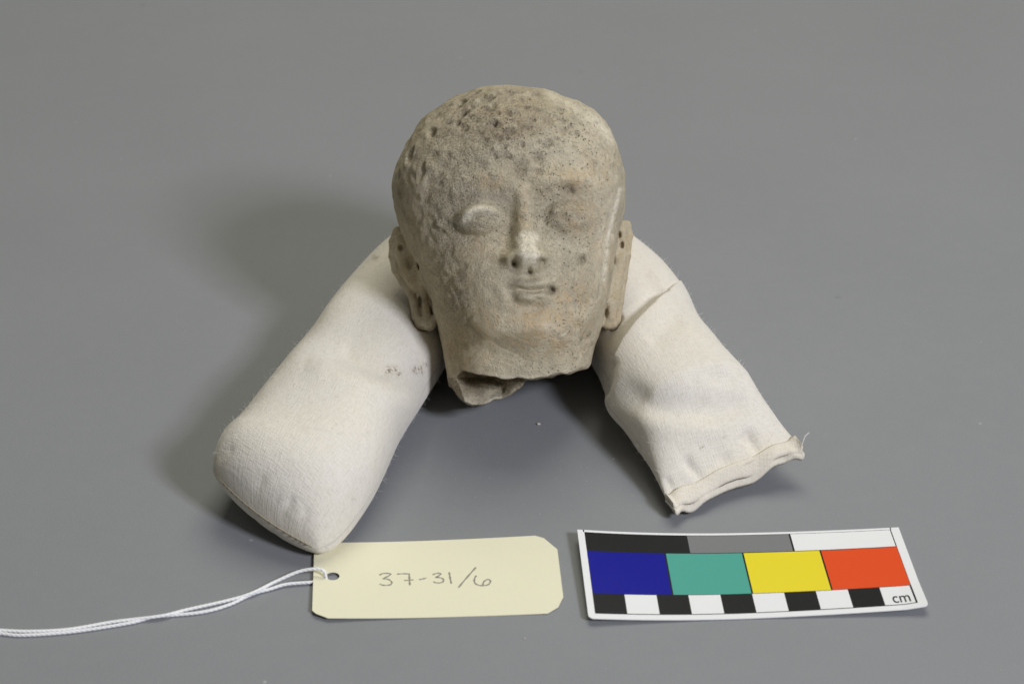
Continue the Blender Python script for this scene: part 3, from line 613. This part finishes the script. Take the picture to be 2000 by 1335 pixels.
# ribbon along an end of the bag: a folded double hem
def end_ribbon(ring_i, inward, length, wav, thick, ext=1.0):
    n = 90; half = NT_ // 2
    P = []
    for k in np.linspace(0, half, n): 
        k = int(round(k)) % NT_; P.append((BV[ring_i, k] + BV[ring_i, (-k) % NT_]) / 2)
    P = np.array(P); t = np.array([*(tan[ring_i] * inward), 0.0])
    return P, t
Pe, te = end_ribbon(NS - 1, 1, .5, 0, 0)
n = len(Pe); u = np.linspace(0, 1, n)
wob = .05 * np.sin(u * 19 + .5) + .08 * np.sin(u * 8.2 + 1) + .03 * np.sin(u * 41)
rows = []
for s in np.linspace(0, 1, 9):
    drop = -.38 * s ** 1.5 * (.5 + .5 * np.sin(u * np.pi)) 
    p = Pe + te * (-.12 + s * (.52 + .16 * np.sin(u * 7 + 1) + .05 * np.sin(u * 23)))[:, None]; p[:, 2] += drop * .9 + wob * s * 1.3 + .05
    rows.append(p)
rows = np.array(rows); rows[:, :, 2] = np.maximum(rows[:, :, 2], .12)
def slab(rows, th):
    A = rows + np.array([0, 0, th / 2]); B = rows - np.array([0, 0, th / 2]); r, c = rows.shape[:2]
    V = np.concatenate([A.reshape(-1, 3), B.reshape(-1, 3)]); i = np.arange(r * c).reshape(r, c); o = r * c
    q = [np.stack([i[:-1, :-1], i[1:, :-1], i[1:, 1:], i[:-1, 1:]], 2).reshape(-1, 4), np.stack([i[:-1, :-1], i[:-1, 1:], i[1:, 1:], i[1:, :-1]], 2).reshape(-1, 4) + o]
    for e in (i[0], i[-1][::-1], i[:, 0][::-1], i[:, -1]): q.append(np.stack([e[:-1], e[1:], e[1:] + o, e[:-1] + o], 1))
    return V, np.concatenate(q)
hem = []
for dz, sc_ in ((.04, .86), (-.08, 1.08)):
    r2 = rows.copy(); r2[:, :, 2] += dz + (.05 * np.sin(u * 27 + dz * 40))[None]; r2 = r2[0] + (r2 - r2[0]) * sc_; hem.append(slab(r2, .13))
Vh, Qh = merge(hem); Vh[:, 2] = np.maximum(Vh[:, 2], .03)
zz1 = np.zeros(len(Vh))
hemo = mesh_obj('hem', Vh, Qh, cloth, bag, True, bo, None, Vh[:, :2], {'dirt_dark': np.stack([zz1, zz1 + .35, zz1, zz1 + 1], 1)})
hemo['label'] = 'gathered double hem closing the end beside the colour scale'
# stitches along the left seam, loose thread, fuzz
thread_m = mat_flat('cotton_thread', (.80, .78, .73), .9, .08, .2, .1); dark_st = mat_flat('stitch_hole', (.17, .145, .11), .95, .1, 0, .05)
P = resample(np.array([[a, b] + [0] for a, b in seamL], float), 22)[0]
seamP = np.array([BV[0, k] for k in range(2, NT_ // 2 - 1)]); seamP[:, 2] -= .02
V, q = tube(seamP, .022, 6); so = mesh_obj('seam', V, q, mat_flat('seam_fold', (.50, .43, .31), .95, .1, .2, .1), bag, True, bo)
st_parts = []
for k in range(14):
    c0 = seamP[len(seamP) // 6 + k * (len(seamP) * 2 // 3) // 14].copy(); c0 += np.array([0, -.03, .0]); st_parts.append(tube(np.array([c0, c0 + (.02, -.01, -.03), c0 + (.05, -.02, -.05)]), .03, 5))
V, q = merge(st_parts); mesh_obj('stitching', V, q, dark_st, so, True, bo)
st_parts = []
for k in range(9):
    a, b = 1311 + k * 7.2, 979 - k * 3.7; c0 = surf_at(a, b, .02); c1 = surf_at(a + 4.5, b - 2.4, .02); st_parts.append(tube(np.linspace(c0, c1 + 1e-4, 3), .028, 5))
V, q = merge(st_parts); mesh_obj('stitching', V, q, thread_m, hemo, True, bo)
e0 = Vh[(project(Vh)[0] - .3 * project(Vh)[1]).argmax()]
V, q = tube(catmull([e0 + (-.05, .05, 0), e0 + (.0, .05, .18), e0 + (.05, .08, .34), e0 + (.18, .10, .48)], 16), .022, 5); mesh_obj('loose_thread', V, q, thread_m, bag, True, bo)
BN = grid_normals(BV); BN = -BN if (BN[NS // 2, :, 2] * st_).sum() < 0 else BN
fz = []
for _ in range(5200):
    i, j = rng.integers(4, NS - 4), rng.integers(0, NT_)
    if BN[i, j, 2] < -.6: continue
    p = BV[i, j]; nrm = BN[i, j] + rng.normal(size=3) * .8; nrm /= np.linalg.norm(nrm); L = rng.uniform(.04, .17); bend = rng.normal(size=3) * .06
    fz.append(tube(np.array([p, p + nrm * L * .5 + bend * .3, p + nrm * L + bend]), np.array([.0035, .003, .0015]), 3))
V, q = merge(fz); V[:, 2] = np.maximum(V[:, 2], .01); f = mesh_obj('lint_fuzz', V, q, thread_m, bag, True, bo); f['kind'] = 'stuff'

# ------------------------------------------------------------------ paper tag with its string
TX, TY, TR, TW, TH = -2.3616, -14.9155, .0571, 7.7875, 4.103
def tagp(u, v, lift=0.0):
    """u,v in -1..1 over the tag"""
    u, v = np.asarray(u, float), np.asarray(v, float)
    z = .03 + np.where(u > 0, .05, .10) * u * u + .032 * u * v
    a, b = u * TW / 2, v * TH / 2
    return np.stack([TX + a * math.cos(TR) - b * math.sin(TR), TY + a * math.sin(TR) + b * math.cos(TR), np.maximum(z, .02) + lift], -1)
tb = np.array([TX, TY, 0.0])
tag = empty('paper_tag', tb, 'cream card tag with clipped corners and a pencilled number, tied with white string', 'tag')
paper = mat_flat('manila_card', (.80, .765, .56), .75, .04, .15, .25, 8)
hole = (-.845, .09); hr = (.056, .056 * TW / TH * 1.0)
outl = [(-1, -.80), (-.97, -.88), (-.875, -.99), (.86, -1.0), (.95, -.86), (1, -.62), (1, .60), (.90, .92), (.83, 1.0), (-.80, 1.0), (-.95, .86), (-1, .72)]
# triangulate as a fine grid clipped by the outline: rows of strips with the hole cut by snapping rings
import bmesh
from mathutils import Vector
from mathutils.geometry import delaunay_2d_cdt
def dens(poly, n=14):
    o_ = []
    for (a, b), (c, d) in zip(poly, poly[1:] + poly[:1]):
        k = max(1, int(np.hypot((c - a) * TW / 2, (d - b) * TH / 2) / .28)); o_ += [(a + (c - a) * t / k, b + (d - b) * t / k) for t in range(k)]
    return o_
ob_ = dens(outl); hl = [(hole[0] + hr[0] * math.cos(t), hole[1] + hr[1] * math.sin(t)) for t in np.linspace(0, 2 * np.pi, 28, endpoint=False)]
from mathutils.geometry import intersect_point_line
inn = []
for a in np.linspace(-.96, .96, 30):
    for b in np.linspace(-.93, .93, 16):
        if ((a - hole[0]) / hr[0]) ** 2 + ((b - hole[1]) / hr[1]) ** 2 > 1.6 and abs(a) + abs(b) < 1.72: inn.append((a, b))
pts = ob_ + hl + inn; eds = [(i, (i + 1) % len(ob_)) for i in range(len(ob_))] + [(len(ob_) + i, len(ob_) + (i + 1) % len(hl)) for i in range(len(hl))]
res = delaunay_2d_cdt([Vector(p) for p in pts], eds, [], 1, 1e-6)
vv = np.array([[p.x, p.y] for p in res[0]]); ff = []
for f3 in res[2]:
    c = vv[list(f3)].mean(0)
    if ((c[0] - hole[0]) / hr[0]) ** 2 + ((c[1] - hole[1]) / hr[1]) ** 2 < .97: continue
    ff.append(list(f3))
co = mesh_obj('card', tagp(vv[:, 0], vv[:, 1], 0), ff, paper, tag, True, tb)
md = co.modifiers.new('thickness', 'SOLIDIFY'); md.thickness = .022 * CM; md.offset = -1; co.modifiers.new('crisp', 'EDGE_SPLIT')
# reinforced hole edge
ringp = np.array([tagp(hole[0] + hr[0] * 1.02 * math.cos(t), hole[1] + hr[1] * 1.02 * math.sin(t), .0) for t in np.linspace(0, 2 * np.pi, 40)])
# pencil number, written with one stroke per character
def txy(x, y):     # zoomed landmark -> tag u,v by solving the tag's surface
    px, py = 600 + x * .255, 1030 + y * .255; u = v = 0.0
    for _ in range(12):
        p = tagp(u, v); a, b = project(p); e = 1e-3
        ju = (np.array(project(tagp(u + e, v))) - (a, b)) / e; jv = (np.array(project(tagp(u, v + e))) - (a, b)) / e
        du = np.linalg.solve(np.stack([ju, jv], 1), np.array([px - a, py - b])); u += du[0]; v += du[1]
    return u, v
graph = mat_flat('pencil_graphite', (.30, .285, .235), .6, .2, .2, .3, 60)
strokes = [[(553, 362), (580, 350), (620, 349), (638, 353), (625, 368), (590, 385), (585, 390), (615, 393), (640, 406), (648, 422), (635, 436), (600, 440), (570, 437), (555, 430)],
           [(688, 355), (720, 352), (770, 352), (780, 354), (782, 375), (784, 410), (786, 440)], [(742, 402), (775, 402), (815, 398)], [(858, 396), (885, 391), (913, 384)],
           [(960, 360), (985, 350), (1012, 347), (1022, 352), (1010, 366), (985, 380), (1005, 380), (1035, 388), (1045, 402), (1035, 416), (1010, 422), (985, 420), (965, 412)],
           [(1088, 340), (1092, 370), (1098, 400), (1104, 428)], [(1293, 302), (1250, 350), (1200, 408), (1158, 458)],
           [(1295, 365), (1284, 385), (1280, 408), (1290, 428), (1318, 440), (1350, 443), (1385, 435), (1403, 415), (1398, 399), (1380, 396), (1358, 408), (1348, 425), (1346, 442)]]
for s in strokes:
    uv_ = np.array([txy(*p) for p in s]); cv = catmull(uv_, 12 * len(s)); P3 = tagp(cv[:, 0], cv[:, 1], .004)
    t = np.gradient(P3, axis=0); nn = np.stack([-t[:, 1], t[:, 0], 0 * t[:, 0]], 1); nn /= np.linalg.norm(nn, axis=1)[:, None] + 1e-9
    wd = (.028 + .010 * np.sin(np.arange(len(P3)) * .35) * rng.uniform(.5, 1) + rng.normal(size=len(P3)) * .002)[:, None]
    V = np.concatenate([P3 + nn * wd, P3 - nn * wd]); m = len(P3); q = np.array([[i, i + 1, m + i + 1, m + i] for i in range(m - 1)])[:, ::-1]
    mesh_obj('pencil_stroke', V, q, graph, tag, True, tb)
def G3(l): return [ground(a, b, h) for a, b, h in l]
h0 = tagp(*hole)
sA = [tagp(hole[0] - .050, hole[1] - .05, -.05), tagp(hole[0] - hr[0] * 1.0, hole[1] - .03, .05)] + G3([(632, 1114, .32), (616, 1110, .36), (582, 1116, .26), (538, 1135, .13), (493, 1157, .12), (448, 1171, .06), (364, 1190, .06), (314, 1202, .12), (224, 1213, .06), (134, 1228, .06), (56, 1232, .06), (0, 1230, .06), (-60, 1228, .06), (-160, 1236, .06)])
sB = [tagp(hole[0] - .050, hole[1] - .05, -.05), tagp(hole[0] - .075, hole[1] - .06, -.07)] + G3([(610, 1136, .07), (560, 1140, .08), (526, 1150, .06), (493, 1159, .05), (448, 1180, .05), (392, 1195, .05), (302, 1204, .05), (252, 1216, .05), (140, 1233, .05), (45, 1239.5, .05), (0, 1236, .05), (-60, 1231, .05), (-160, 1242, .05)])
string_m = mat_flat('white_string', (.84, .84, .83), .85, .05, .2, .15)
prt = []
for S_ in (sA, sB):
    cv, s = resample(np.array(S_), 900); t = np.gradient(cv, axis=0); t /= np.linalg.norm(t, axis=1)[:, None]; a = np.cross(t, [0, 0, 1.0]); a /= np.linalg.norm(a, axis=1)[:, None]; b = np.cross(t, a)
    for ph in (0, np.pi):
        an = s * 2 * np.pi / .30 + ph; prt.append(tube(cv + (.011) * (a * np.cos(an)[:, None] + b * np.sin(an)[:, None]), .046, 7))
V, q = merge(prt); V[:, 2] = np.maximum(V[:, 2], .004); mesh_obj('string', V, q, string_m, tag, True, tb)

# ------------------------------------------------------------------ colour scale card
SX, SY, SR = 2.55, -17.0375, .05185
def cardp(u, v, lift=0.0):
    """u 0..10, v 0..4.19 cm inside the printed frame"""
    u, v = np.asarray(u, float), np.asarray(v, float); t = (u - 5) / 5
    z = .05 + np.where(t > 0, .10, .24) * t * t - .158 * t * (v / 4.188 - .5) * .8
    z = z + .10 * np.clip((u - 9.6) / .9, 0, 1) * np.clip((1.2 - v) / 1.2, 0, 1)
    return np.stack([SX + u * math.cos(SR) - v * math.sin(SR), SY + u * math.sin(SR) + v * math.cos(SR), np.maximum(z, .03) + lift], -1)
sb_ = cardp(5, 2.1); sb_[2] = 0
card = empty('colour_scale_card', sb_, 'white plastic scale card with four colour blocks and centimetre squares', 'scale card')
def patch(name, u0, u1, v0, v1, mat, lift, th=None, lb=None, rnd=0):
    nu, nv = max(2, int((u1 - u0) / .08) + 1), max(2, int((v1 - v0) / .12) + 1)
    U, Vv = np.meshgrid(np.linspace(u0, u1, nu), np.linspace(v0, v1, nv), indexing='ij'); P = cardp(U, Vv, lift)
    i = np.arange(nu * nv).reshape(nu, nv); q = np.stack([i[:-1, :-1], i[1:, :-1], i[1:, 1:], i[:-1, 1:]], 2).reshape(-1, 4)
    o = mesh_obj(name, P.reshape(-1, 3), q, mat, card, True, sb_)
    if th: md = o.modifiers.new('thickness', 'SOLIDIFY'); md.thickness = th * CM; md.offset = -1
    if lb: o['label'] = lb
    return o
pl = dict(rough=.20, var=.03, bump=.02, spec=.08)
white = mat_flat('print_white', (.80, .80, .79), **pl); black = mat_flat('print_black', (.022, .022, .022), **pl)
# base with rounded lower corners
bo_ = []
u0, u1, v0, v1, rc = -.22, 10.28, -.24, 4.30, .16
for (cx_, cy_, a0) in ((u1 - rc, v0 + rc, -90), (u1 - .02, v1 - .02, 0), (u0 + .02, v1 - .02, 90), (u0 + rc, v0 + rc, 180)):
    r_ = rc if cy_ < 1 else .02
    bo_ += [(cx_ + r_ * math.cos(math.radians(a0 + k * 18)), cy_ + r_ * math.sin(math.radians(a0 + k * 18))) for k in range(6)]
def dens2(poly):
    o_ = []
    for (a, b), (c, d) in zip(poly, poly[1:] + poly[:1]):
        k = max(1, int(math.hypot(c - a, d - b) / .25)); o_ += [(a + (c - a) * t / k, b + (d - b) * t / k) for t in range(k)]
    return o_
bo_ = dens2(bo_); inn = [(a, b) for a in np.linspace(-.05, 10.1, 100) for b in np.linspace(-.05, 4.15, 36)]
res = delaunay_2d_cdt([Vector(p) for p in bo_ + inn], [(i, (i + 1) % len(bo_)) for i in range(len(bo_))], [], 1, 1e-6)
vv = np.array([[p.x, p.y] for p in res[0]])
ob = mesh_obj('card_base', cardp(vv[:, 0], vv[:, 1]), [list(f) for f in res[2]], white, card, True, sb_); md = ob.modifiers.new('thickness', 'SOLIDIFY'); md.thickness = .03 * CM; md.offset = -1; ob.modifiers.new('crisp', 'EDGE_SPLIT')
patch('printed_frame', 0, 10, 0, 4.188, black, .002)
L1 = .004; g_ = .022
patch('grey_patch', 10 / 3, 20 / 3 - g_, 3.188 + g_, 4.188 - g_, mat_flat('print_grey', (.205, .205, .205), **pl), L1, lb='mid grey strip')
patch('white_patch', 20 / 3 + .04, 10 - .035, 3.188 + g_, 4.188 - g_, white, L1, lb='white strip at the top')
for k, (nm, c) in enumerate((('blue', (.012, .013, .26)), ('teal', (.085, .36, .285)), ('yellow', (.79, .66, .035)), ('red', (.74, .085, .022)))):
    patch('colour_patch', 2.5 * k + (.04 if k else .015), 2.5 * k + 2.5 - .015, 1.0 + .012, 3.188 - .012, mat_flat('print_' + nm, c, **pl), L1, lb=nm + ' colour block')
for k in range(5): patch('centimetre_square', 2 * k + 1, 2 * k + 2 - (.06 if k == 4 else 0), .035, 1.0 - .012, white, L1, lb='white square marked cm' if k == 4 else None)
cu = bpy.data.curves.new('cm_text', 'FONT'); cu.body = 'cm'; cu.size = .62; cu.align_x = 'LEFT'; cu.resolution_u = 6
to = bpy.data.objects.new('cm_tmp', cu); COL.objects.link(to); bpy.context.view_layer.update()
me = bpy.data.meshes.new_from_object(to.evaluated_get(bpy.context.evaluated_depsgraph_get())); V = np.array([v.co[:] for v in me.vertices]); fs = [list(p.vertices) for p in me.polygons]
bpy.data.objects.remove(to); bpy.data.meshes.remove(me)
V[:, 0] -= V[:, 0].min(); V[:, 0] *= .54 / V[:, 0].max(); V[:, 1] *= .35 / V[:, 1].max()
mesh_obj('cm_lettering', cardp(9.28 + V[:, 0], .12 + V[:, 1], .014), fs, black, card, False, sb_)
# thin printed line along the upper edge, running on to both ends
patch('edge_line', -.04, .0, 4.19, 4.298, black, .002); patch('edge_line', 9.985, 10.02, 4.19, 4.298, black, .002)

# ------------------------------------------------------------------ crumbs fallen from the clay
crumb_m = mat_flat('clay_crumb', (.55, .52, .44), .9, .1, .3, .1)
def crumb(name, px, py, r, label):
    bm = bmesh.new(); bmesh.ops.create_icosphere(bm, subdivisions=2, radius=1)
    V = np.array([v.co[:] for v in bm.verts]); fs = [[v.index for v in f.verts] for f in bm.faces]; bm.free()
    V *= (1 + rng.normal(size=len(V)) * .16)[:, None]; V = V * r * np.array([1.2, .9, .7]); V[:, 2] -= V[:, 2].min(); p = ground(px, py)
    o = mesh_obj(name, V + p, fs, crumb_m, None, True, p); o['label'] = label; o['category'] = 'crumb'
crumb('clay_crumb', 1052, 829, .055, 'largest pale clay crumb on the grey surface below the broken neck')
crumb('clay_crumb', 1025, 1247, .028, 'tiny pale crumb on the surface below the gap between tag and scale')
crumb('clay_crumb', 1198, 897, .03, 'tiny pale crumb beside the inner edge of the right bag arm')
parts = []
for _ in range(260):
    px, py = (rng.normal(1080, 150), rng.normal(900, 90)) if rng.random() < .5 else (rng.uniform(0, 2000), rng.uniform(500, 1335))
    p = ground(px, py); r = rng.uniform(.006, .016); a = rng.uniform(0, 6.28)
    T = np.array([[math.cos(a + k * 2.09) * r, math.sin(a + k * 2.09) * r, .001] for k in range(3)] + [[0, 0, r * 1.1]]) + p
    parts.append((T, np.array([[0, 1, 3], [1, 2, 3], [2, 0, 3]])))
V, q = merge(parts); d = mesh_obj('clay_dust', V, q, crumb_m, None, False); d['kind'] = 'stuff'; d['label'] = 'pale clay dust specks scattered on the grey surface'; d['category'] = 'dust'
